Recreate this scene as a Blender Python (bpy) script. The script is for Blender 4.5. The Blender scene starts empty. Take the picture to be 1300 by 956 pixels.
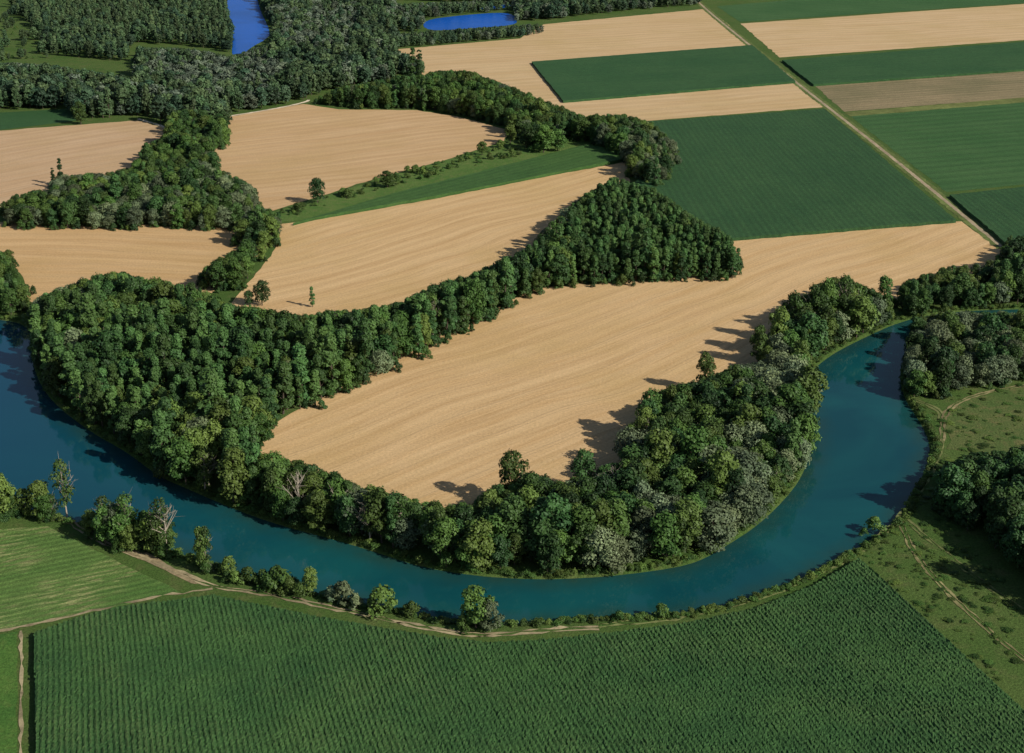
import bpy, math, random
import numpy as np
from mathutils import Vector
random.seed(3)
R = np.random.default_rng(7)
scene = bpy.context.scene
# ------------------------------------------------------------------ camera
H = 240.0; F = 50.0/36.0*1300; CX, CY = 650.0, 478.0
PITCH = math.atan(728.0/F); SP, CP = math.sin(PITCH), math.cos(PITCH)
cam = bpy.data.cameras.new("camera"); cam.lens = 50; cam.sensor_width = 36
cam.clip_start = 1; cam.clip_end = 30000
camo = bpy.data.objects.new("camera", cam); scene.collection.objects.link(camo)
camo.location = (0, 0, H); camo.rotation_euler = (math.pi/2-PITCH, 0, 0)
scene.camera = camo

# survey: photo reading -> position on the ground plane (metres)
def G(u, v, z=0.0):
    a = (u-CX)/F; b = (CY-v)/F
    t = (H-z)/(SP-b*CP)
    return (a*t, (CP+b*SP)*t)
def GP(pts, z=0.0): return [G(u, v, z) for u, v in pts]
def proj(X, Y, Z):
    d = Y*CP+(H-Z)*SP; w = Y*SP-(H-Z)*CP
    return CX+F*X/d, CY-F*w/d
def inpoly(x, y, poly):
    x = np.asarray(x); y = np.asarray(y); r = np.zeros(x.shape, bool)
    n = len(poly)
    for i in range(n):
        x1, y1 = poly[i]; x2, y2 = poly[(i+1) % n]
        if y1 == y2: continue
        c = ((y1 > y) != (y2 > y)) & (x < (x2-x1)*(y-y1)/(y2-y1)+x1)
        r ^= c
    return r
def inp1(u, v, poly): return bool(inpoly(np.array([u]), np.array([v]), poly)[0])
def pdist(x, y, poly, closed=True):
    x = np.asarray(x, float); y = np.asarray(y, float)
    best = np.full(x.shape, 1e18); n = len(poly)
    for i in range(n if closed else n-1):
        x1, y1 = poly[i]; x2, y2 = poly[(i+1) % n]
        dx, dy = x2-x1, y2-y1; L = dx*dx+dy*dy+1e-9
        t = np.clip(((x-x1)*dx+(y-y1)*dy)/L, 0, 1)
        best = np.minimum(best, (x-x1-t*dx)**2+(y-y1-t*dy)**2)
    return np.sqrt(best)
def chaikin(p, it=2, closed=True):
    for _ in range(it):
        q = []; n = len(p)
        if not closed: q.append(p[0])
        for i in range(n if closed else n-1):
            a = p[i]; b = p[(i+1) % n]
            q.append((.75*a[0]+.25*b[0], .75*a[1]+.25*b[1])); q.append((.25*a[0]+.75*b[0], .25*a[1]+.75*b[1]))
        if not closed: q.append(p[-1])
        p = q
    return p
def link(o): scene.collection.objects.link(o); return o

# ------------------------------------------------------------------ node helpers
class NT:
    def __init__(s, name):
        s.m = bpy.data.materials.new(name); s.m.use_nodes = True
        s.t = s.m.node_tree; s.t.nodes.clear()
        s.out = s.t.nodes.new('ShaderNodeOutputMaterial')
    def n(s, typ, **k):
        nd = s.t.nodes.new(typ)
        for a, v in k.items(): setattr(nd, a, v)
        return nd
    def l(s, a, b): s.t.links.new(a, b)
    def val(s, sock, v):
        if isinstance(v, (int, float, tuple, list)): sock.default_value = v
        else: s.l(v, sock)
    def coord(s, ang=0.0, scale=(1, 1, 1)):
        tc = s.n('ShaderNodeTexCoord'); m = s.n('ShaderNodeMapping')
        s.l(tc.outputs['Object'], m.inputs[0])
        m2 = s.n('ShaderNodeMapping'); m.inputs['Rotation'].default_value = (0, 0, -ang)
        s.l(m.outputs[0], m2.inputs[0]); m2.inputs['Scale'].default_value = scale
        return m2.outputs[0]
    def noise(s, vec, scale=1.0, detail=4.0, rough=.55, dist=0.0):
        nd = s.n('ShaderNodeTexNoise'); s.l(vec, nd.inputs['Vector'])
        nd.inputs['Scale'].default_value = scale; nd.inputs['Detail'].default_value = detail
        nd.inputs['Roughness'].default_value = rough; nd.inputs['Distortion'].default_value = dist
        return nd.outputs['Fac']
    def ramp(s, f, stops):
        nd = s.n('ShaderNodeValToRGB'); s.l(f, nd.inputs[0]); e = nd.color_ramp.elements
        while len(e) < len(stops): e.new(0.5)
        for i, (p, c) in enumerate(stops):
            e[i].position = p; e[i].color = (c[0], c[1], c[2], 1) if isinstance(c, (tuple, list)) else (c, c, c, 1)
        return nd.outputs[0]
    def mix(s, f, a, b, mode='MIX'):
        nd = s.n('ShaderNodeMix', data_type='RGBA', blend_type=mode)
        s.val(nd.inputs['Factor'], f)
        for nm, v in (('A', a), ('B', b)):
            sk = [i for i in nd.inputs if i.name == nm and i.type == 'RGBA'][0]
            if isinstance(v, (tuple, list)): v = (v[0], v[1], v[2], 1)
            s.val(sk, v)
        return [o for o in nd.outputs if o.type == 'RGBA'][0]
    def math(s, op, a, b=0.0):
        nd = s.n('ShaderNodeMath', operation=op); s.val(nd.inputs[0], a); s.val(nd.inputs[1], b); return nd.outputs[0]
    def bsdf(s, col, rough=.9, spec=.2, bump=None, bs=.5, bd=.3):
        b = s.n('ShaderNodeBsdfPrincipled'); s.val(b.inputs['Base Color'], col if not isinstance(col, tuple) else (*col, 1))
        s.val(b.inputs['Roughness'], rough); b.inputs['Specular IOR Level'].default_value = spec
        if bump is not None:
            bn = s.n('ShaderNodeBump'); bn.inputs['Strength'].default_value = bs; bn.inputs['Distance'].default_value = bd
            s.l(bump, bn.inputs['Height']); s.l(bn.outputs[0], b.inputs['Normal'])
        s.l(b.outputs[0], s.out.inputs[0]); return b

def mat_grass(name, c1, c2, c3, sc=1.0):
    m = NT(name); v = m.coord()
    big = m.noise(v, .018*sc, 5, .6); mid = m.noise(v, .12*sc, 5, .65); fine = m.noise(v, 1.1, 4, .7)
    c = m.mix(m.ramp(big, [(.38, 0), (.62, 1)]), c1, c2)
    c = m.mix(m.ramp(mid, [(.5, 0), (.72, .8)]), c, c3)
    c = m.mix(.75, c, m.ramp(fine, [(.3, .45), (.7, 1.5)]), 'MULTIPLY')
    m.bsdf(c, .95, .1, fine, .8, .5); return m.m

def mat_wheat(name, ang, c=(.585, .395, .200), tram=22.0, off=0.0):
    m = NT(name)
    w = m.coord(); warp = m.noise(w, .005, 2)
    v0 = m.coord(ang)
    sep = m.n('ShaderNodeSeparateXYZ'); m.l(v0, sep.inputs[0])
    vv = m.math('ADD', sep.outputs[1], m.math('MULTIPLY', warp, 45.0))
    cmb = m.n('ShaderNodeCombineXYZ'); m.l(sep.outputs[0], cmb.inputs[0]); m.l(vv, cmb.inputs[1])
    def sc(sx, sy):
        mp = m.n('ShaderNodeMapping'); mp.inputs['Scale'].default_value = (sx, sy, 1); m.l(cmb.outputs[0], mp.inputs[0]); return mp.outputs[0]
    s1 = m.noise(sc(.006, .13), 1, 4, .62); s2 = m.noise(sc(.02, .55), 1, 5, .7); s3 = m.noise(w, .010, 6, .65); s4 = m.noise(w, .9, 4, .75); s5 = m.noise(w, .05, 5, .7)
    c2 = tuple(x*y for x, y in zip(c, (.89, .85, .79))); c3 = tuple(x*y for x, y in zip(c, (1.09, 1.11, 1.15)))
    col = m.mix(m.ramp(s1, [(.41, 0), (.57, 1)]), c2, c)
    col = m.mix(m.ramp(s2, [(.47, 0), (.70, .8)]), col, c3)
    col = m.mix(m.math('MULTIPLY', m.ramp(s2, [(.30, .9), (.46, 0)]), m.ramp(s5, [(.40, 0), (.60, 1)])), col, tuple(x*y for x, y in zip(c, (.74, .68, .58))))
    col = m.mix(m.ramp(s3, [(.46, 0), (.70, .75)]), col, tuple(x*y for x, y in zip(c, (.84, .84, .70))))
    sw = m.math('FRACT', m.math('DIVIDE', vv, tram*.5)); swr = m.ramp(sw, [(.46, .96), (.54, 1.03)])
    col = m.mix(.8, col, swr, 'MULTIPLY')
    ph = m.math('FRACT', m.math('DIVIDE', vv, tram)); d1 = m.math('ABSOLUTE', m.math('SUBTRACT', ph, .5))
    d2 = m.math('ABSOLUTE', m.math('SUBTRACT', d1, .045))
    line = m.ramp(d2, [(.0, 1), (.020, 0)])
    line = m.math('MULTIPLY', line, m.ramp(s1, [(.38, .1), (.56, .7)]))
    col = m.mix(line, col, tuple(x*.68 for x in c))
    col = m.mix(.5, col, m.ramp(s4, [(.3, .6), (.7, 1.35)]), 'MULTIPLY')
    m.bsdf(col, .95, .1, s4, .5, .25); return m.m

def mat_crop(name, ang, c1, c2, row=1.6, rowdark=.6, bumpy=.6, pale=None):
    m = NT(name); v = m.coord(ang); w = m.coord()
    sep = m.n('ShaderNodeSeparateXYZ'); m.l(v, sep.inputs[0])
    ph = m.math('ABSOLUTE', m.math('SUBTRACT', m.math('FRACT', m.math('DIVIDE', m.math('ADD', sep.outputs[1], m.math('MULTIPLY', m.noise(w, .05, 2), 3.0)), row)), .5))
    mp = m.n('ShaderNodeMapping'); mp.inputs['Scale'].default_value = (.01, .22, 1); m.l(v, mp.inputs[0])
    st = m.noise(mp.outputs[0], 1, 4, .6); big = m.noise(w, .015, 4); f = m.noise(w, 1.3, 4, .75); g = m.noise(w, .25, 4, .7)
    c = m.mix(m.ramp(m.math('ADD', m.math('MULTIPLY', st, .5), m.math('MULTIPLY', big, .5)), [(.4, 0), (.6, 1)]), c1, c2)
    if pale:
        mp2 = m.n('ShaderNodeMapping'); mp2.inputs['Scale'].default_value = (.10, .6, 1); m.l(v, mp2.inputs[0])
        c = m.mix(m.math('MULTIPLY', m.ramp(m.noise(mp2.outputs[0], 1, 4, .7), [(.48, 0), (.62, .9)]), m.ramp(m.noise(w, .03, 3), [(.42, 0), (.6, 1)])), c, pale)
    c = m.mix(1.0, c, m.ramp(ph, [(.0, 1.08), (.5, rowdark)]), 'MULTIPLY')
    c = m.mix(.5, c, m.ramp(g, [(.3, .7), (.7, 1.3)]), 'MULTIPLY')
    c = m.mix(.8, c, m.ramp(f, [(.3, .45), (.7, 1.5)]), 'MULTIPLY')
    m.bsdf(c, .8, .2, f, bumpy, .6); return m.m

def mat_plain(name, c, sc=1.0, var=.3, rough=.95):
    m = NT(name); v = m.coord(); f = m.noise(v, sc, 5, .7); g = m.noise(v, sc*.12, 4)
    col = m.mix(1.0, c, m.ramp(f, [(.3, 1-var), (.7, 1+var)]), 'MULTIPLY')
    col = m.mix(.8, col, m.ramp(g, [(.35, 1-var), (.65, 1+var)]), 'MULTIPLY')
    m.bsdf(col, rough, .1, f, .4, .1); return m.m

def mat_water(name, deep, shallow, rough=.06, spec=.5, bs=.12, west=None):
    m = NT(name); w = m.coord()
    big = m.noise(w, .012, 4, .6, .6); rip = m.noise(w, .5, 4, .6)
    at = m.n('ShaderNodeAttribute', attribute_name='shore')
    c = m.mix(m.ramp(big, [(.35, 0), (.65, 1)]), deep, shallow)
    if west:   # bluer reach upstream
        sx = m.n('ShaderNodeSeparateXYZ'); m.l(w, sx.inputs[0])
        c = m.mix(m.ramp(m.math('DIVIDE', m.math('SUBTRACT', -60.0, sx.outputs[0]), 180.0), [(0, 0), (1, 1)]), c, west)
    c = m.mix(m.math('MULTIPLY', at.outputs['Fac'], m.ramp(m.noise(w, .08, 4, .6), [(.3, .25), (.65, .9)])), c, (.018, .050, .036))
    b = m.bsdf(c, rough, spec, rip, bs, .06); b.inputs['IOR'].default_value = 1.33
    return m.m

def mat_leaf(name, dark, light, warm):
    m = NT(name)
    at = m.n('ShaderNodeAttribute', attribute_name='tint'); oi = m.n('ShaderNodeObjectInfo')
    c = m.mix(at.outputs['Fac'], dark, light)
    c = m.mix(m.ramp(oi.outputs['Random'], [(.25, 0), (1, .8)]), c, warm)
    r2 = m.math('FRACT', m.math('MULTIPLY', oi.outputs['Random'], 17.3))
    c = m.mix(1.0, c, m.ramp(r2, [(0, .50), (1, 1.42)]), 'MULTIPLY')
    m.bsdf(c, .6, .22)
    return m.m

# ------------------------------------------------------------------ mesh helpers
def mesh_obj(name, verts, faces, mats):
    me = bpy.data.meshes.new(name); me.from_pydata(verts, [], faces); me.update()
    for m in (mats if isinstance(mats, list) else [mats]): me.materials.append(m)
    return link(bpy.data.objects.new(name, me))
def rough_edge(p, step=6.0, amp=.6):
    q = []; n = len(p)
    for i in range(n):
        a = np.array(p[i]); b = np.array(p[(i+1) % n]); L = np.linalg.norm(b-a); k = max(1, min(60, int(L/step)))
        nrm = np.array([-(b-a)[1], (b-a)[0]])/(L+1e-9)
        for j in range(k):
            q.append(tuple(a+(b-a)*j/k+nrm*R.normal(0, amp)*(0.3 if j == 0 else 1)))
    return q
def sheet(name, poly, z, mat, amp=.5, step=7.0):
    p = rough_edge(poly, step, amp)
    return mesh_obj(name, [(x, y, z) for x, y in p], [list(range(len(p)))], mat)
def slab(name, poly, z0, z1, mat, amp=.35):
    p = rough_edge(poly, 5.0, amp); n = len(p)
    v = [(x, y, z1) for x, y in p]+[(x, y, z0) for x, y in p]
    f = [list(range(n))]+[[i, i+n, (i+1) % n+n, (i+1) % n] for i in range(n)]
    return mesh_obj(name, v, f, mat)
def ribbon(name, path, w, z, mat, amp=.25, ruts=None):
    p = chaikin(path, 3, False); P = np.array(p)
    seg = np.r_[0, np.cumsum(np.linalg.norm(np.diff(P, axis=0), axis=1))]
    n = max(4, int(seg[-1]/3)); s = np.linspace(0, seg[-1], n)
    P = np.c_[np.interp(s, seg, P[:, 0]), np.interp(s, seg, P[:, 1])]
    T = np.gradient(P, axis=0); T /= np.linalg.norm(T, axis=1)[:, None]; N = np.c_[-T[:, 1], T[:, 0]]
    v = []; f = []
    for o in (ruts or [0]):
        b = len(v)
        for i in range(n):
            a = w/2+R.normal(0, amp); c = w/2+R.normal(0, amp)
            v.append((*(P[i]+N[i]*(o+a)), z)); v.append((*(P[i]+N[i]*(o-c)), z))
        f += [[b+2*i, b+2*i+1, b+2*i+3, b+2*i+2] for i in range(n-1)]
    return mesh_obj(name, v, f, mat)

# ------------------------------------------------------------------ river
river_px = [(-500, 370), (-150, 392), (0, 403), (36, 412), (38, 440), (42, 472), (62, 507), (112, 546), (160, 572), (198, 602), (235, 618), (290, 642), (350, 664), (420, 682),
  (470, 697), (530, 717), (600, 729), (680, 734), (760, 731), (830, 723), (885, 713), (925, 690), (965, 664), (1000, 630), (1022, 600), (1034, 560), (1030, 520), (1020, 492),
  (1032, 468), (1060, 446), (1100, 426), (1140, 408), (1180, 398), (1240, 392), (1300, 391), (1600, 380), (1600, 392), (1300, 402), (1240, 402), (1180, 408), (1158, 420),
  (1148, 445), (1140, 472), (1146, 503), (1166, 532), (1180, 560), (1176, 590), (1158, 620), (1142, 652), (1108, 682), (1060, 708), (1000, 738), (940, 761), (880, 774), (800, 780),
  (700, 785), (640, 789), (570, 786), (500, 772), (430, 755), (350, 742), (290, 722), (240, 702), (190, 684), (120, 662), (50, 652), (-20, 640), (-150, 600), (-500, 560)]
river = chaikin(GP(river_px), 2)
def rsd(x, y):
    d = pdist(x, y, river); return np.where(inpoly(x, y, river), -d, d)
def axis(lo, hi, flo, fhi, fs, grow=1.12):
    a = list(np.arange(flo, fhi, fs)); s = fs; x = a[-1]
    while x < hi: s *= grow; x += s; a.append(x)
    s = fs; x = flo; b = []
    while x > lo: s *= grow; x -= s; b.append(x)
    return np.array(b[::-1]+a)
xs = axis(-6000, 6000, -330, 420, 2.2); ys = axis(-500, 14000, 370, 790, 2.2)
XX, YY = np.meshgrid(xs, ys); fx, fy = XX.ravel(), YY.ravel()
d = rsd(fx, fy); t = np.clip((4-d)/9, 0, 1); zz = -3*(t*t*(3-2*t))
nx, ny = len(xs), len(ys)
idx = np.arange(nx*ny).reshape(ny, nx)
fc = np.stack([idx[:-1, :-1], idx[:-1, 1:], idx[1:, 1:], idx[1:, :-1]], -1).reshape(-1, 4)
g_mat = mat_grass("ground_grass", (.055, .105, .022), (.078, .122, .030), (.110, .122, .042))
ground = mesh_obj("ground", np.c_[fx, fy, zz].tolist(), fc.tolist(), g_mat)
for p in ground.data.polygons: p.use_smooth = True
wm = mat_water("river_water", (.004, .052, .064), (.008, .086, .088), west=(.005, .052, .092))
gx, gy = np.arange(-420, 560, 4.0), np.arange(370, 800, 4.0)
WX, WY = np.meshgrid(gx, gy); wd = rsd(WX.ravel(), WY.ravel()).reshape(WX.shape)
ok = wd < 6; wi = np.arange(WX.size).reshape(WX.shape)
cell = ok[:-1, :-1] | ok[1:, 1:] | ok[:-1, 1:] | ok[1:, :-1]
wf = np.stack([wi[:-1, :-1], wi[:-1, 1:], wi[1:, 1:], wi[1:, :-1]], -1)[cell]
us_ = np.unique(wf); rmw = np.zeros(WX.size, int); rmw[us_] = np.arange(len(us_))
ro = mesh_obj("river", np.c_[WX.ravel(), WY.ravel(), np.full(WX.size, -1.0)][us_].tolist(), rmw[wf].tolist(), wm)
sa = ro.data.attributes.new('shore', 'FLOAT', 'POINT'); sa.data.foreach_set('value', np.clip(1+wd.ravel()[us_]/9, 0, 1).astype(np.float32))
P = np.array(river); area = 0.5*np.sum(P[:, 0]*np.roll(P[:, 1], -1)-np.roll(P[:, 0], -1)*P[:, 1]); sg = 1 if area > 0 else -1
pm = mat_water("pond_water", (.006, .08, .36), (.008, .10, .46), rough=.3, spec=.12, bs=.5)
for q in ([(285, -30), (325, -20), (328, 10), (345, 42), (335, 52), (322, 58), (302, 74), (293, 68), (297, 40), (288, 15)],
          [(536, 26), (580, 20), (645, 15), (657, 24), (655, 32), (600, 36), (540, 40)],
          [(165, 112), (182, 106), (190, 116), (172, 124)], [(600, 9), (645, 4), (650, 9), (605, 14)]):
    sheet("pond", chaikin(GP(q), 2), .12, pm, .3)

# ------------------------------------------------------------------ fields
def ang(a, b):
    p, q = G(*a), G(*b); return math.atan2(q[1]-p[1], q[0]-p[0])
A1 = ang((450, 575), (930, 395)); A2 = ang((340, 335), (790, 215)); A3 = ang((300, 200), (620, 165)); AR = ang((1218, 279), (905, 20)); AH = ang((815, 153), (1048, 137))
sheet("wheat_field", GP([(318, 556), (440, 482), (552, 430), (610, 402), (690, 360), (760, 352), (932, 347), (930, 302), (1220, 281), (1290, 330), (1290, 352), (1150, 384), (1105, 396), (1060, 425), (1010, 452), (975, 480), (940, 540), (900, 580), (860, 610), (800, 640), (700, 650), (640, 648), (550, 650), (460, 628), (400, 605), (325, 578)]), .08, mat_wheat("stubble_a", A1))
sheet("wheat_field", GP([(352, 285), (420, 276), (560, 251), (700, 223), (797, 205), (800, 230), (750, 290), (700, 330), (600, 390), (540, 402), (420, 406), (290, 388), (325, 347), (350, 315)]), .08, mat_wheat("stubble_b", A2, tram=20))
sheet("wheat_field", GP([(293, 148), (385, 132), (430, 139), (530, 140), (580, 148), (645, 165), (640, 179), (560, 205), (480, 226), (400, 251), (345, 268), (310, 262), (300, 235), (255, 212), (270, 190), (275, 170)]), .08, mat_wheat("stubble_c", A3, (.545, .365, .195), 26))
sheet("wheat_field", GP([(-300, 178), (0, 166), (175, 153), (215, 164), (225, 190), (170, 225), (110, 235), (60, 250), (0, 263), (-300, 280)]), .08, mat_wheat("stubble_d", A3+.3, (.52, .355, .21), 28))
sheet("wheat_field", GP([(-300, 300), (0, 282), (150, 285), (340, 285), (345, 310), (300, 345), (265, 376), (150, 376), (100, 376), (38, 384), (30, 352), (0, 325), (-300, 340)]), .08, mat_wheat("stubble_e", ang((0, 300), (300, 310)), (.555, .365, .180), 24))
sheet("wheat_field", GP([(500, 63), (660, 49), (690, 31), (900, 11), (954, 56), (1013, 104), (1047, 136), (815, 154), (760, 150), (700, 145), (650, 128), (640, 110), (600, 105), (540, 108), (530, 80), (510, 76)]), .08, mat_wheat("stubble_f", AH, (.56, .395, .215), 30))  # far stubble tinted paler and bluer, haze put into the colour
sheet("wheat_field", GP([(940, 30), (1300, 5), (1700, -22), (1700, 24), (1300, 51), (990, 73)]), .08, mat_wheat("stubble_g", AH, (.57, .405, .225), 30))  # haze put into the stubble colour here too
sheet("fallow_field", GP([(1033, 108), (1300, 90), (1700, 64), (1700, 98), (1300, 124), (1072, 142)]), .08, mat_crop("fallow", AH, (.18, .155, .075), (.28, .215, .115), 9, .85, .4))
c1 = mat_crop("maize_far", AR, (.026, .074, .024), (.035, .088, .028), 4.0, .85)
c1b = mat_crop("maize_far_b", AH, (.026, .080, .024), (.038, .096, .030), 4, .85)
c1c = mat_crop("maize_far_c", AH, (.036, .100, .026), (.055, .122, .036), 14, .85)
slab("maize_field", GP([(675, 78), (955, 57), (1010, 103), (715, 128)], 2), .0, 2.0, c1b)
slab("maize_field", GP([(822, 154), (1047, 138), (1214, 279), (930, 302), (880, 300), (800, 240), (840, 190)], 2), 0, 2.0, c1)
slab("maize_field", GP([(993, 76), (1300, 53), (1700, 24), (1700, 58), (1300, 88), (1033, 107)], 2), 0, 2.0, c1b)
sheet("beet_field", GP([(1080, 148), (1300, 130), (1700, 98), (1700, 205), (1300, 234), (1202, 244)]), .08, c1c)
sheet("grass_margin", GP([(1072, 143), (1300, 124), (1700, 98), (1300, 130), (1080, 148)]), .09, mat_plain("margin_grass", (.14, .16, .05), .3))
slab("maize_field", GP([(1206, 247), (1300, 237), (1700, 207), (1700, 300), (1310, 322), (1288, 318)], 2), 0, 2.0, c1)
sheet("grass_field", GP([(910, 8), (1700, -60), (1700, -24), (1300, 4), (940, 28)]), .08, c1c)
sheet("grass_field", GP([(-300, 150), (0, 143), (88, 138), (98, 153), (0, 165), (-300, 177)]), .08, c1b)
sheet("meadow", GP([(350, 283), (345, 270), (480, 228), (640, 181), (680, 176), (750, 176), (800, 188), (797, 204), (560, 250), (420, 275)]), .06,
      mat_grass("meadow_grass", (.065, .135, .028), (.10, .160, .038), (.16, .165, .065), 2.5))
slab("maize_field", GP([(372, 283), (500, 245), (600, 220), (745, 183), (795, 192), (790, 202), (560, 247), (400, 276)], 1.8), 0, 1.8, mat_crop("maize_strip", A2, (.040, .098, .022), (.055, .118, .028), 6, .85))
VA = ang((0, 800), (235, 748))
vf = mat_crop("row_crop", VA, (.075, .155, .032), (.115, .195, .045), 3.2, .70, pale=(.32, .31, .13))
sheet("row_crop_field", GP([(-200, 690), (0, 672), (60, 668), (105, 690), (228, 752), (130, 774), (0, 800), (-200, 835)]), .08, vf)
sheet("grass_field", GP([(-200, 842), (0, 806), (22, 802), (22, 867), (22, 1000), (-200, 1000)]), .08, mat_grass("lawn", (.05, .125, .025), (.075, .155, .03), (.11, .17, .04), 2))
sheet("dry_meadow", GP([(1203, 528), (1215, 510), (1300, 490), (1600, 440), (1600, 600), (1300, 590), (1240, 575), (1202, 570)]), .06,
      mat_grass("dry_grass", (.070, .115, .030), (.11, .130, .042), (.17, .145, .06), 1.6), .8)

# ridged maize in the foreground
corn_px = [(42, 802), (95, 784), (150, 769), (270, 754), (400, 780), (480, 795), (560, 808), (620, 814), (700, 810), (760, 803), (880, 788), (960, 770), (1040, 738), (1090, 707), (1265, 867), (1410, 1000), (45, 1000)]
cp = GP(corn_px, 2.0)
dr = np.array((-.291, .957)); dr /= np.linalg.norm(dr); pn = np.array((dr[1], -dr[0]))
CPn = np.array(cp); ss = CPn@dr; tt = CPn@pn
s_ = np.arange(ss.min(), ss.max(), .6); t_ = np.arange(tt.min(), tt.max(), .4)
S, Tm = np.meshgrid(s_, t_)
j = R.normal(0, .15, S.shape); k = R.normal(0, .09, S.shape)
PX = (S+j)*dr[0]+(Tm+k)*pn[0]; PY = (S+j)*dr[1]+(Tm+k)*pn[1]
row = 1.6; wob = .25*np.sin(S/37.0)+.15*np.sin(S/11.+2)
vig = np.sin(S/23+np.sin(Tm/31)*2)*np.sin(Tm/27+np.sin(S/41)*2)
Z = 2.0+(.16+.05*vig)*np.cos(2*np.pi*(Tm+wob)/row)+R.normal(0, .11, S.shape)+.10*np.sin(S/7+Tm/5)*np.sin(Tm/9-S/13)+.12*vig
ins = inpoly(PX, PY, cp)
ii = np.arange(S.size).reshape(S.shape)
cell = ins[:-1, :-1] & ins[1:, 1:] & ins[:-1, 1:] & ins[1:, :-1]
fcs = np.stack([ii[:-1, :-1], ii[:-1, 1:], ii[1:, 1:], ii[1:, :-1]], -1)[cell]
used = np.unique(fcs); rm = np.zeros(S.size, int); rm[used] = np.arange(len(used))
V = np.c_[PX.ravel(), PY.ravel(), Z.ravel()][used].tolist(); Fc = rm[fcs].tolist()
b0 = len(V); n = len(cp)
V += [(x, y, 1.25) for x, y in cp]+[(x, y, 0) for x, y in cp]
Fc += [list(range(b0, b0+n))]+[[b0+i, b0+i+n, b0+(i+1) % n+n, b0+(i+1) % n] for i in range(n)]
mc = NT("maize_leaves"); w = mc.coord(); f1 = mc.noise(w, 1.6, 4, .7); f2 = mc.noise(w, .03, 5, .6); f3 = mc.noise(w, .2, 4, .7)
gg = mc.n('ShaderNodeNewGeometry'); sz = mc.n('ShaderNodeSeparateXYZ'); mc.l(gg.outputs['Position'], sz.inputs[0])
cc = mc.mix(mc.ramp(f2, [(.35, 0), (.65, 1)]), (.026, .072, .020), (.042, .096, .025))
cc = mc.mix(.6, cc, mc.ramp(f3, [(.3, .72), (.7, 1.28)]), 'MULTIPLY')
cc = mc.mix(.7, cc, mc.ramp(f1, [(.3, .5), (.7, 1.5)]), 'MULTIPLY')
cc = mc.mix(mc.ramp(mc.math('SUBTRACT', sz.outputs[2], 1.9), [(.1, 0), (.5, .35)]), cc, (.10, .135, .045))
mc.bsdf(cc, .75, .2)
mesh_obj("maize_field", V, Fc, mc.m)

# ------------------------------------------------------------------ roads & paths
rd = mat_plain("farm_road_gravel", (.34, .27, .17), .5, .25)
pt = mat_plain("dirt_path", (.30, .245, .14), .3, .45)
faint = mat_plain("worn_track", (.15, .165, .06), .25, .45)
chalk = mat_plain("chalk_track", (.62, .52, .38), .3, .25)
verge = mat_plain("verge_grass", (.12, .15, .045), .4, .3)
road = GP([(860, -25), (888, 5), (940, 48), (1020, 112), (1120, 190), (1200, 255), (1275, 316)])
ribbon("road_verge", road, 9.0, .12, verge, .5)
ribbon("farm_road", road, 2.8, .16, rd, .15)
ribbon("dirt_path", GP([(60, 650), (90, 664), (130, 690), (180, 708), (235, 730), (270, 746), (330, 752), (450, 778), (560, 802), (610, 808), (700, 800), (760, 797)]), .7, .15, pt, .35, [-.8, .8])
ribbon("dirt_path", GP([(-100, 820), (0, 802), (60, 789), (130, 773), (200, 757), (270, 748)]), 1.0, .15, pt, .4)
ribbon("dirt_path", GP([(27, 801), (27, 840), (27, 1000)]), .9, .15, pt, .25)
sheet("bare_earth", chaikin(GP([(150, 696), (180, 698), (202, 710), (232, 728), (255, 741), (243, 742), (205, 722), (170, 707)]), 2), .13, mat_plain("bare_soil", (.23, .18, .10), .5, .45), .6, 3)
ribbon("farm_track", GP([(1140, 655), (1158, 700), (1200, 750), (1260, 805), (1340, 870)]), .5, .12, mat_plain("track_soil", (.20, .18, .08), .3, .45), .3, [-.8, .8])
ribbon("farm_track", GP([(1150, 660), (1185, 690), (1240, 735), (1320, 790)]), .5, .12, faint, .3, [-.8, .8])
ribbon("farm_track", GP([(1160, 508), (1195, 520), (1198, 545), (1192, 575), (1182, 600), (1150, 650), (1110, 690), (1040, 728), (960, 762), (860, 784), (760, 795)]), .7, .12, faint, .4, [-.9, .9])
ribbon("farm_track", GP([(1197, 560), (1196, 535), (1205, 517), (1240, 500), (1320, 486)]), .7, .13, mat_plain("pale_track", (.24, .20, .10), .3, .4), .3, [-.8, .8])
ribbon("chalk_track", GP([(288, 148), (340, 140), (388, 130), (392, 127)]), 3.0, .14, chalk, .4)
ribbon("chalk_track", GP([(175, 151), (190, 155), (214, 163)]), 3.0, .14, chalk, .4)

# ------------------------------------------------------------------ trees
leafG = mat_leaf("leaves_green", (.022, .060, .012), (.074, .145, .028), (.105, .145, .028))
leafP = mat_leaf("leaves_poplar", (.020, .060, .018), (.062, .138, .034), (.080, .140, .032))
leafW = mat_leaf("leaves_willow", (.060, .095, .050), (.140, .185, .095), (.14, .17, .075))
leafD = mat_leaf("leaves_dark", (.015, .044, .014), (.040, .098, .024), (.048, .088, .020))
leafFG = mat_leaf("leaves_hazed_green", (.030, .068, .028), (.070, .122, .048), (.085, .122, .048))  # far leaf sets: distance haze painted into the colour, paler and bluer
leafFD = mat_leaf("leaves_hazed_dark", (.022, .052, .030), (.044, .090, .044), (.050, .086, .042))
leafFW = mat_leaf("leaves_hazed_willow", (.068, .100, .070), (.130, .165, .110), (.12, .15, .09))
bark = mat_plain("bark", (.10, .08, .06), 2, .3); barkp = mat_plain("bark_pale", (.36, .31, .24), 2, .25)

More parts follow.
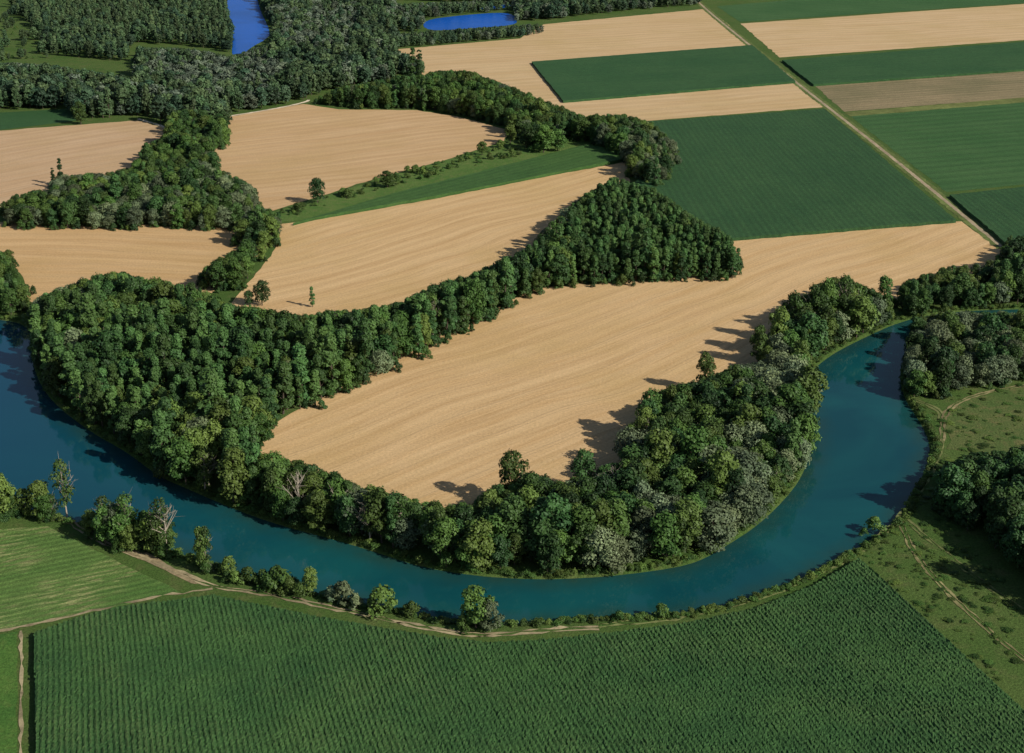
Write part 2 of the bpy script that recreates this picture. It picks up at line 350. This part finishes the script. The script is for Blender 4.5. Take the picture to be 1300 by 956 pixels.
def tube(V, Fc, a, b, r0, r1, k=5):
    a = np.array(a, float); b = np.array(b, float); dd = b-a; dd /= np.linalg.norm(dd)+1e-9
    u = np.cross(dd, (0.3, 1, .2)); u /= np.linalg.norm(u); w = np.cross(dd, u); s = len(V)
    for c, r in ((a, r0), (b, r1)):
        for i in range(k):
            q = 2*math.pi*i/k; V.append(tuple(c+u*r*math.cos(q)+w*r*math.sin(q)))
    Fc += [[s+i, s+(i+1) % k, s+k+(i+1) % k, s+k+i] for i in range(k)]
def make_tree(kind, seed, lod=1.0):
    r = np.random.default_rng(seed); V = []; Fc = []
    P = dict(broad=(17, 5.6, .16, 17, 2600, .55), poplar=(20, 3.9, .10, 17, 2300, .53), column=(24, 2.1, .05, 22, 2200, .5), willow=(14, 6.2, .10, 18, 2700, .50),
             sparse=(18, 5.0, .22, 13, 1000, .5), dead=(13, 3.5, .3, 0, 0, .5), bush=(4.5, 2.9, .0, 7, 800, .36), shrubs=(2.2, 2.4, 0, 6, 420, .3))[kind]
    h, cr, base, nl, nleaf, ls = P
    nleaf = int(nleaf*lod); ls = ls/math.sqrt(lod)
    h *= r.uniform(.92, 1.08)
    lean = r.normal(0, .35, 2); tr = .02*h
    ex = r.uniform(.82, 1.18)
    def tk(z): return np.array([lean[0]*z/h, lean[1]*z/h, z])
    for a, b in ((0, .3), (.3, .6), (.6, .86)):
        tube(V, Fc, tk(h*a), tk(h*b), tr*(1-a)**1.0, tr*(1-b), 6)
    lobes = []
    ch = h*(1-base); cz = h*base
    for i in range(nl):
        f = (i+.5)/nl if nl > 6 else r.uniform(.2, .8)
        f = np.clip(f+r.normal(0, .05), .06, .95)
        if kind == 'poplar': prof = math.sin(math.pi*min(1, (f*.92+.10)))**.7 * (1.05-.35*f)
        elif kind == 'column': prof = math.sin(math.pi*(f*.85+.1))**.5
        elif kind in ('bush', 'shrubs'): prof = math.sqrt(max(0, 1-f*f))
        else: prof = math.sin(math.pi*(f*.80+.14))**.6
        lr = cr*r.uniform(.26, .50) if kind != 'column' else cr*r.uniform(.6, .85)*(1.1-.5*f)
        a = i*2.4+r.uniform(-.6, .6); rad = max(0, cr*prof-lr)*r.uniform(.7, 1.28)
        z = cz+f*ch; z = min(z, h-lr*.7); z = max(z, lr*.55)
        c = tk(z)+np.array([math.cos(a)*rad*ex, math.sin(a)*rad/ex, 0]); lobes.append((c, lr))
        if rad > .6: tube(V, Fc, tk(max(.8, z-rad*.9)), c, tr*.35, tr*.08, 4)
    if nl and kind not in ('column',): lobes.append((tk(cz+ch*.5), cr*.5)); lobes.append((tk(h-cr*.42), cr*.42))
    if kind in ('dead', 'sparse'):
        for i in range(14 if kind == 'dead' else 11):
            z = h*r.uniform(.3, .85); a = r.uniform(0, 6.28); L = (h-z)*.45+1.6
            e = tk(z)+np.array([math.cos(a)*L*.75, math.sin(a)*L*.75, L*r.uniform(.6, 1.1)])
            tube(V, Fc, tk(z), e, tr*.45, tr*.12, 4)
            for q in range(3):
                m0 = tk(z)+(e-tk(z))*r.uniform(.4, .9); tube(V, Fc, m0, m0+r.normal(0, 1, 3)*1.1+np.array([0, 0, 1.3]), tr*.17, tr*.05, 3)
    nb = len(Fc); tint = [0.5]*len(V)
    if nleaf:
        tot = sum(l[1]**2 for l in lobes); PP = []; NN = []; TT = []
        for c, lr in lobes:
            k = int(nleaf*lr*lr/tot*1.25)
            dv = r.normal(0, 1, (k, 3)); dv /= np.linalg.norm(dv, axis=1)[:, None]
            dv[:, 2] = np.where(dv[:, 2] < -.3, -dv[:, 2]*.6, dv[:, 2])
            lump = 1+.16*np.sin(dv[:, 0]*5+c[0]*3)*np.sin(dv[:, 1]*5+c[1]*2)*np.cos(dv[:, 2]*4+c[2])
            p = c+dv*lr*lump[:, None]*r.uniform(.72, 1.16, (k, 1))*np.array([1, 1, 1.12 if kind != 'willow' else .95])
            PP.append(p); NN.append(dv); TT.append(np.clip(r.uniform(.0, .8)*.65+r.uniform(0, .5, k)*.6, 0, 1))
        PP = np.vstack(PP); NN = np.vstack(NN); TT = np.concatenate(TT)
        keep = np.ones(len(PP), bool)
        for c, lr in lobes: keep &= np.linalg.norm(PP-c, axis=1) > lr*.66
        keep &= PP[:, 2] > .15
        PP, NN, TT = PP[keep], NN[keep], TT[keep]
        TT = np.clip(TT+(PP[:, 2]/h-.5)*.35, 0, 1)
        N = NN+r.normal(0, .38, NN.shape)+np.array([0, 0, .22]); N /= np.linalg.norm(N, axis=1)[:, None]
        U = np.cross(N, r.normal(0, 1, N.shape)); U /= np.linalg.norm(U, axis=1)[:, None]; Wv = np.cross(N, U)
        s = (ls*r.uniform(.5, 1.15, len(PP)))[:, None]
        q = np.stack([PP-U*s, PP-Wv*s*.7+N*s*.15, PP+U*s, PP+Wv*s*.7-N*s*.15], 1).reshape(-1, 3)
        b0 = len(V); V = V+q.tolist(); m = len(PP)
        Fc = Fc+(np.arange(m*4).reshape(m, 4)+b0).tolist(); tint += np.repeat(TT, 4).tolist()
    me = bpy.data.meshes.new(kind+"_mesh"); me.from_pydata(V, [], Fc); me.update()
    me.materials.append(barkp if kind in ('dead', 'sparse') else bark)
    at = me.attributes.new('tint', 'FLOAT', 'POINT'); at.data.foreach_set('value', np.array(tint, dtype=np.float32))
    mi = np.zeros(len(Fc), dtype=np.int32); mi[nb:] = 1
    return me, mi, h
lib = bpy.data.collections.new("tree_library"); LIB = {}
defs = [('broad', leafG, 7), ('broadd', leafD, 3), ('poplar', leafP, 6), ('column', leafD, 2), ('willow', leafW, 4), ('sparse', leafG, 2), ('dead', leafG, 2), ('bush', leafG, 3), ('willowbush', leafW, 2), ('shrubs', leafG, 3),
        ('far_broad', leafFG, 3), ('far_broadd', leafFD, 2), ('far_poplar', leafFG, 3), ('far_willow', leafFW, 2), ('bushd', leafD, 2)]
names = []
for kn, lm, cnt in defs:
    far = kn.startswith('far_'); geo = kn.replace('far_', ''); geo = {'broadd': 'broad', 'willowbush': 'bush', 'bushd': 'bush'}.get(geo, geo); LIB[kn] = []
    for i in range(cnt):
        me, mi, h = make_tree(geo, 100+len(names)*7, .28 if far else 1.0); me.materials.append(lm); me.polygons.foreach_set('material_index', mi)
        o = bpy.data.objects.new("lib_%02d_%s" % (len(names), kn), me); lib.objects.link(o)
        LIB[kn].append((len(names), me, h)); names.append(o.name)

ng = bpy.data.node_groups.new("scatter_trees", 'GeometryNodeTree')
ng.interface.new_socket("Geometry", in_out='INPUT', socket_type='NodeSocketGeometry'); ng.interface.new_socket("Geometry", in_out='OUTPUT', socket_type='NodeSocketGeometry')
gi = ng.nodes.new('NodeGroupInput'); go = ng.nodes.new('NodeGroupOutput'); ip = ng.nodes.new('GeometryNodeInstanceOnPoints')
ci = ng.nodes.new('GeometryNodeCollectionInfo'); ci.inputs['Collection'].default_value = lib; ci.inputs['Separate Children'].default_value = True; ci.inputs['Reset Children'].default_value = True
ip.inputs['Pick Instance'].default_value = True
def na(nm, ty):
    nd = ng.nodes.new('GeometryNodeInputNamedAttribute'); nd.data_type = ty; nd.inputs['Name'].default_value = nm
    return [o for o in nd.outputs if o.enabled and o.name == 'Attribute'][0]
ng.links.new(gi.outputs[0], ip.inputs['Points']); ng.links.new(ci.outputs[0], ip.inputs['Instance'])
ng.links.new(na('idx', 'INT'), ip.inputs['Instance Index']); ng.links.new(na('rot', 'FLOAT_VECTOR'), ip.inputs['Rotation']); ng.links.new(na('scl', 'FLOAT_VECTOR'), ip.inputs['Scale'])
ng.links.new(ip.outputs[0], go.inputs[0])

def scatter(name, pts):   # pts: (x,y,z,lib,height_scale,width_scale)
    me = bpy.data.meshes.new(name); me.from_pydata([(p[0], p[1], p[2]) for p in pts], [], [])
    a = me.attributes.new('idx', 'INT', 'POINT'); a.data.foreach_set('value', [int(p[3]) for p in pts])
    a = me.attributes.new('rot', 'FLOAT_VECTOR', 'POINT'); a.data.foreach_set('vector', np.array([(random.gauss(0, .04), random.gauss(0, .04), random.uniform(0, 6.28)) for p in pts], dtype=np.float32).ravel())
    a = me.attributes.new('scl', 'FLOAT_VECTOR', 'POINT'); a.data.foreach_set('vector', np.array([(p[5], p[5], p[4]) for p in pts], dtype=np.float32).ravel())
    o = link(bpy.data.objects.new(name, me)); md = o.modifiers.new("scatter", 'NODES'); md.node_group = ng
    print(name, len(pts)); return o
# stands of silvery willow
WZ = [[(935, 465), (1000, 460), (1035, 540), (1040, 600), (960, 670), (880, 730), (780, 735), (780, 690), (850, 650), (900, 600), (940, 540)],
      [(690, 275), (720, 270), (735, 300), (700, 330), (680, 310)], [(205, 225), (300, 225), (335, 290), (240, 300), (130, 290), (180, 240)], [(60, 240), (130, 225), (150, 270), (60, 280)],
      [(180, 80), (350, 80), (380, 120), (200, 125)], [(350, 20), (460, 20), (440, 80), (360, 70)], [(1145, 440), (1300, 440), (1300, 500), (1145, 500)], [(40, 380), (100, 360), (130, 400), (50, 430)], [(790, 170), (860, 170), (860, 240), (800, 230)]]
def forest(name, px, spacing, mix, hs=(.8, 1.15), rows=False, jit=.38, minf=.3, zones=True, under=.35):
    us = [p[0] for p in px]; vs = [p[1] for p in px]
    w = np.array(GP([(min(us), min(vs)), (max(us), min(vs)), (min(us), max(vs)), (max(us), max(vs))]))
    x0, y0 = w.min(0)-5; x1, y1 = w.max(0)+5
    if rows: ex = (y1-y0)*.5; ey = (x1-x0)*.5; x0 -= ex; x1 += ex; y0 -= ey; y1 += ey
    gx, gy = np.meshgrid(np.arange(x0, x1, spacing), np.arange(y0, y1, spacing)); gx = gx+(np.arange(gx.shape[0]) % 2)[:, None]*spacing*.5
    gx = gx.ravel(); gy = gy.ravel()
    jt = .18 if rows else jit
    gx = gx+R.uniform(-jt, jt, gx.shape)*spacing; gy = gy+R.uniform(-jt, jt, gy.shape)*spacing
    if rows:
        a = .5; mx, my = (x0+x1)/2, (y0+y1)/2; gx, gy = mx+(gx-mx)*math.cos(a)-(gy-my)*math.sin(a), my+(gx-mx)*math.sin(a)+(gy-my)*math.cos(a)
    u, v = proj(gx, gy, 0); ok = inpoly(u, v, px); gx, gy, u, v = gx[ok], gy[ok], u[ok], v[ok]
    dd = rsd(gx, gy); ok = dd > 1.8; gx, gy, dd, u, v = gx[ok], gy[ok], dd[ok], u[ok], v[ok]
    kinds = list(mix); ws = [mix[k] for k in kinds]; pts = []; far = kinds[0].startswith('far')
    for x, y, q, pu, pv in zip(gx, gy, dd, u, v):
        ch = random.Random(int(math.floor((x+7*math.sin(y/17))/19)*7919+math.floor((y+6*math.sin(x/13))/23)*104729))
        k = ch.choices(kinds, ws)[0] if random.random() < .5 else random.choices(kinds, ws)[0]
        if zones and random.random() < .55 and any(inp1(pu, pv, z) for z in WZ): k = 'far_willow' if far else 'willow'
        li, me, h = random.choice(LIB[k]); s = random.uniform(*hs)*(1.0+.16*ch.uniform(-1, 1))
        if random.random() < .08: s *= 1.25
        for tr in range(8):
            uu, vv = proj(x, y, h*s*.93)
            if inp1(uu, vv, px): break
            s *= .82
        if s < minf: continue
        z = 0 if q > 4 else -.35
        wsx = max(s, .55*(hs[0]+hs[1])/2) if s < hs[0] else s
        pts.append((x, y, z, li, s, wsx*random.uniform(.85, 1.2)))
        # shrub layer near the edge of the stand
        if not far and under and random.random() < .9:
            if not (inp1(pu+9, pv, px) and inp1(pu-9, pv, px) and inp1(pu, pv+7, px)):
                for _ in range(3):
                    xx, yy = x+random.uniform(-4, 4), y+random.uniform(-4, 3)
                    if rsd(np.array([xx]), np.array([yy]))[0] > 1.5:
                        sb = random.uniform(.6, 1.3); pts.append((xx, yy, -.3, random.choice(LIB[random.choice(['bush', 'bushd', 'bushd'])])[0], sb, sb*random.uniform(.7, 1)))
    return scatter(name, pts)

B = {'broad': 5, 'broadd': 2, 'poplar': 2, 'willow': .6}
forest("riverside_forest", [(38, 440), (40, 395), (60, 372), (110, 355), (150, 347), (200, 357), (250, 364), (282, 386), (380, 402), (430, 396), (500, 388), (545, 366), (600, 350), (640, 330), (672, 315), (700, 285), (745, 245), (765, 280), (745, 330), (725, 362), (700, 366), (610, 410), (540, 452), (450, 494), (380, 528), (335, 555), (332, 580), (330, 655), (235, 622), (195, 606), (110, 550), (58, 510), (40, 475)],
       6.4, {'poplar': 6, 'broad': 3, 'broadd': 1.6, 'willow': .35, 'sparse': .2}, (.75, 1.15))
forest("poplar_plantation", [(700, 330), (712, 300), (740, 250), (780, 226), (830, 240), (875, 272), (925, 300), (938, 322), (934, 354), (760, 362), (715, 366)], 5.4, {'poplar': 9, 'broad': 1}, (.72, .92), rows=True, zones=False)
forest("riverside_forest", [(325, 580), (380, 584), (440, 612), (480, 626), (550, 640), (600, 640), (625, 620), (680, 606), (720, 612), (760, 600), (800, 582), (795, 560), (812, 522), (850, 492), (900, 482), (930, 466), (960, 462), (985, 425), (1020, 378), (1060, 352), (1100, 366), (1125, 380), (1140, 400), (1100, 432), (1045, 456), (1022, 480), (1026, 510), (1037, 560), (1024, 604), (988, 645), (940, 680), (890, 716), (760, 735), (600, 732), (470, 700), (350, 668), (330, 650)],
       6.4, {'broad': 6, 'broadd': 2.8, 'willow': 1.2, 'poplar': .8, 'sparse': .4, 'dead': .12}, (.75, 1.15))
forest("riverside_forest", [(390, 128), (430, 112), (500, 100), (540, 95), (560, 90), (600, 92), (650, 112), (700, 132), (740, 148), (790, 146), (825, 155), (856, 182), (860, 208), (832, 242), (800, 225), (795, 205), (760, 186), (720, 178), (690, 190), (660, 178), (640, 160), (580, 146), (530, 139), (430, 137)], 7, B, (.7, 1.0))
forest("riverside_forest", [(5, 262), (20, 248), (60, 240), (75, 222), (130, 222), (168, 212), (185, 185), (215, 168), (213, 150), (225, 140), (285, 142), (290, 165), (285, 190), (265, 212), (290, 220), (322, 238), (328, 262), (350, 270), (354, 310), (322, 348), (300, 372), (270, 372), (252, 345), (300, 318), (322, 292), (150, 291), (8, 290)], 7, {'broad': 5, 'broadd': 2.5, 'willow': .8, 'poplar': 1}, (.65, .95))
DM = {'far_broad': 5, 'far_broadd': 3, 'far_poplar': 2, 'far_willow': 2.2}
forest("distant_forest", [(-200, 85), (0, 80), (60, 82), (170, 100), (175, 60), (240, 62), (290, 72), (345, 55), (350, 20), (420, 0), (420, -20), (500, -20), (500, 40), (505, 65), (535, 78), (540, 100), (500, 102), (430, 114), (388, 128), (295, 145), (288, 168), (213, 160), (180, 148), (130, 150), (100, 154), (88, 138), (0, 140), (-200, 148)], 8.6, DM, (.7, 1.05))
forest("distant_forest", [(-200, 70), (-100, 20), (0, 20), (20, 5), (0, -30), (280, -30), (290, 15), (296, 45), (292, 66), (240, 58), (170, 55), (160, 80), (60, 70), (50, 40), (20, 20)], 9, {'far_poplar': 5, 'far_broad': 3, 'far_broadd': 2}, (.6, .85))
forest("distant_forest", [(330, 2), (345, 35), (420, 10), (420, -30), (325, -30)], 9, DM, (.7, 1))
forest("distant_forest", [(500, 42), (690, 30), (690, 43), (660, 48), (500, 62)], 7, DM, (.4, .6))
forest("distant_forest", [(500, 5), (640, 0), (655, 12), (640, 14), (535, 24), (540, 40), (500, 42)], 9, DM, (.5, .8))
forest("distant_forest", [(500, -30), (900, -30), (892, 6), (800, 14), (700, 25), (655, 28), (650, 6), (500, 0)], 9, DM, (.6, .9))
forest("riverside_forest", [(1146, 468), (1150, 430), (1165, 405), (1190, 398), (1300, 396), (1600, 380), (1600, 470), (1300, 485), (1230, 498), (1200, 505), (1160, 505), (1144, 492)], 6.6, {'broad': 4, 'broadd': 2, 'willow': 2.5, 'sparse': .3}, (.6, .9))
forest("dark_woodland", [(1192, 600), (1225, 578), (1300, 572), (1500, 540), (1500, 860), (1340, 790), (1300, 745), (1250, 690), (1200, 655)], 6.4, {'broadd': 8, 'broad': 1.2}, (.75, 1.0))
forest("riverside_forest", [(1140, 380), (1150, 358), (1200, 340), (1250, 335), (1275, 325), (1280, 300), (1600, 280), (1600, 380), (1300, 392), (1240, 392), (1180, 398), (1140, 405)], 6.8, B, (.6, .9))
forest("riverside_forest", [(-200, 330), (0, 315), (14, 322), (16, 350), (36, 362), (38, 400), (0, 402), (-200, 390)], 6.6, B, (.6, .9))
forest("riverside_forest", [(-150, 580), (0, 545), (30, 560), (62, 585), (100, 590), (110, 658), (60, 664), (0, 662), (-150, 670)], 4.6, {'broad': 4, 'sparse': 2, 'willow': 1}, (.5, .95))
forest("riverside_forest", [(110, 650), (128, 612), (180, 605), (226, 618), (234, 684), (205, 706), (150, 700), (112, 684)], 4.8, {'broad': 3, 'sparse': 2, 'willow': 2}, (.6, .95))
forest("bank_hedge", [(235, 700), (300, 704), (340, 712), (400, 722), (440, 732), (500, 750), (560, 766), (575, 788), (520, 784), (430, 770), (330, 748), (250, 728)], 4.2, {'bush': 5, 'willowbush': 1.5, 'broad': .35}, (.7, 1.5), minf=.4, under=0)
forest("bank_hedge", [(640, 768), (720, 762), (780, 756), (840, 768), (900, 768), (900, 782), (800, 790), (640, 796)], 4.5, {'bush': 3, 'willowbush': 2, 'shrubs': 4}, (.5, 1.1), minf=.3, under=0)

pts = []
for i in range(len(river)):
    a = np.array(river[i]); b = np.array(river[(i+1) % len(river)]); L = np.linalg.norm(b-a); T2 = (b-a)/(L+1e-9); nn = sg*np.array([T2[1], -T2[0]])
    if max(abs(a[0]), abs(b[0])) > 420: continue
    m = 0.0
    while m < L:
        c = a+T2*m+nn*random.uniform(1.2, 3.6); m += random.uniform(.8, 3.4)
        pts.append((c[0], c[1], -.5, random.choice(LIB['shrubs'])[0], random.uniform(.4, 1.0), random.uniform(.5, 1.0)))
scatter("bank_shrubs", pts)
pts = []
def sprinkle(px, n, kinds, s0, s1, zf=1.0):
    us = [p[0] for p in px]; vs = [p[1] for p in px]; c = 0
    while c < n:
        u, v = random.uniform(min(us), max(us)), random.uniform(min(vs), max(vs))
        if not inp1(u, v, px): continue
        x, y = G(u, v); c += 1
        if rsd(np.array([x]), np.array([y]))[0] < 2: continue
        s = s0+(s1-s0)*random.random()**2
        pts.append((x, y, -.05, random.choice(LIB[random.choice(kinds)])[0], s*zf, s*random.uniform(.8, 1.3)))
sprinkle([(350, 272), (480, 229), (640, 182), (740, 178), (600, 212), (480, 242), (370, 276)], 160, ['shrubs', 'shrubs', 'bush'], .4, 1.3)
sprinkle([(1140, 655), (1290, 850), (1290, 760), (1200, 660), (1190, 610), (1150, 640)], 150, ['shrubs'], .25, 1.0, .35)
sprinkle([(1170, 510), (1300, 480), (1300, 590), (1190, 600)], 120, ['shrubs'], .3, 1.1, .35)
sprinkle([(1090, 700), (1145, 655), (1270, 860), (1265, 866)], 120, ['shrubs'], .25, .9, .35)
sprinkle([(760, 792), (900, 775), (1040, 725), (1140, 655), (1100, 700), (1000, 750), (880, 784)], 160, ['shrubs'], .25, .8, .5)
sprinkle([(0, 15), (60, 40), (60, 75), (0, 78)], 60, ['bush', 'far_broad'], .4, .8)
scatter("meadow_scrub", pts)

def lone(name, kind, u, v, hm, wf=1.0, i=0):
    x, y = G(u, v); li, me, h = LIB[kind][i % len(LIB[kind])]; s = hm/h
    o = link(bpy.data.objects.new(name, me)); o.location = (x, y, -.05); o.scale = (s*wf, s*wf, s); o.rotation_euler = (0, 0, random.uniform(0, 6.28)); return o
L = [("broadleaf_tree", 'broadd', 403, 258, 16, 1.0), ("broadleaf_tree", 'broad', 492, 238, 11, 1.6), ("broadleaf_tree", 'broadd', 333, 388, 13, 1.1), ("broadleaf_tree", 'broadd', 317, 388, 8, 1),
     ("conifer_tree", 'poplar', 397, 390, 11, .9), ("poplar_tree", 'column', 78, 236, 19, 1.3), ("poplar_tree", 'column', 69, 239, 14, 1.4), ("poplar_tree", 'column', 524, 108, 34, 1.4), ("poplar_tree", 'column', 532, 108, 32, 1.4),
     ("broadleaf_tree", 'broad', 612, 197, 10, 1.4), ("broadleaf_tree", 'broad', 648, 182, 14, 1.3), ("broadleaf_tree", 'broad', 668, 188, 18, 1.2), ("broadleaf_tree", 'broad', 690, 194, 20, 1.2), ("broadleaf_tree", 'broad', 708, 192, 16, 1.2),
     ("willow_tree", 'broad', 604, 797, 14.5, 1.15), ("willow_tree", 'willow', 622, 800, 10.5, .9), ("willow_tree", 'bush', 592, 800, 5, 1),
     ("broadleaf_tree", 'broad', 258, 724, 16, .65), ("broadleaf_tree", 'sparse', 262, 724, 16, .7), ("bare_branched_tree", 'sparse', 206, 702, 20, .9), ("broadleaf_tree", 'sparse', 160, 694, 19, .95),
     ("dead_tree", 'dead', 212, 706, 19, 1), ("broadleaf_tree", 'sparse', 85, 655, 21, .8), ("dead_tree", 'dead', 382, 662, 19, 1), ("dead_tree", 'dead', 470, 690, 17, .9),
     ("bush", 'bush', 1112, 672, 5, 1.2), ("bush", 'bush', 1096, 680, 3, 1), ("bush", 'bush', 208, 608, 7, 1),
     ("poplar_tree", 'broad', 1004, 436, 25, .75), ("poplar_tree", 'sparse', 1030, 425, 25, .7), ("poplar_tree", 'broad', 1048, 420, 26, .7), ("poplar_tree", 'sparse', 1070, 415, 26, .75), ("poplar_tree", 'broad', 988, 452, 23, .8), ("poplar_tree", 'sparse', 550, 430, 22, .75),
     ("poplar_tree", 'broad', 825, 556, 20, .9), ("poplar_tree", 'broad', 650, 640, 21, .9), ("broadleaf_tree", 'broad', 962, 462, 18, .8), ("broadleaf_tree", 'broad', 895, 498, 18, .8), ("broadleaf_tree", 'broadd', 740, 626, 17, .9), ("broadleaf_tree", 'broad', 1120, 392, 17, .8),
     ("broadleaf_tree", 'broadd', 1285, 350, 20, 1), ("broadleaf_tree", 'broad', 1170, 402, 14, 1), ("broadleaf_tree", 'broadd', 25, 285, 12, 1.3), ("broadleaf_tree", 'broad', 103, 158, 18, 1)]
for i, (nm, k, u, v, hm, wf) in enumerate(L): lone(nm, k, u, v, hm, wf, i)

# ------------------------------------------------------------------ light
el = math.radians(33); az = math.atan2(.85, -.53)
sd = Vector((math.sin(az)*math.cos(el), math.cos(az)*math.cos(el), math.sin(el)))
sun = bpy.data.lights.new("sun", 'SUN'); sun.energy = 5.0; sun.angle = math.radians(.5); sun.color = (1, .95, .86)
so = link(bpy.data.objects.new("sun", sun)); so.rotation_euler = (-sd).to_track_quat('-Z', 'Y').to_euler(); so.location = (0, 0, 500)
w = bpy.data.worlds.new("World"); scene.world = w; w.use_nodes = True; nt = w.node_tree
sky = nt.nodes.new('ShaderNodeTexSky'); sky.sky_type = 'NISHITA'; sky.sun_disc = False; sky.sun_elevation = el; sky.sun_rotation = az; sky.altitude = 200
bg = nt.nodes['Background']; nt.links.new(sky.outputs[0], bg.inputs[0]); bg.inputs[1].default_value = .07
scene.view_settings.view_transform = 'Standard'; scene.view_settings.look = 'None'; scene.view_settings.exposure = 0
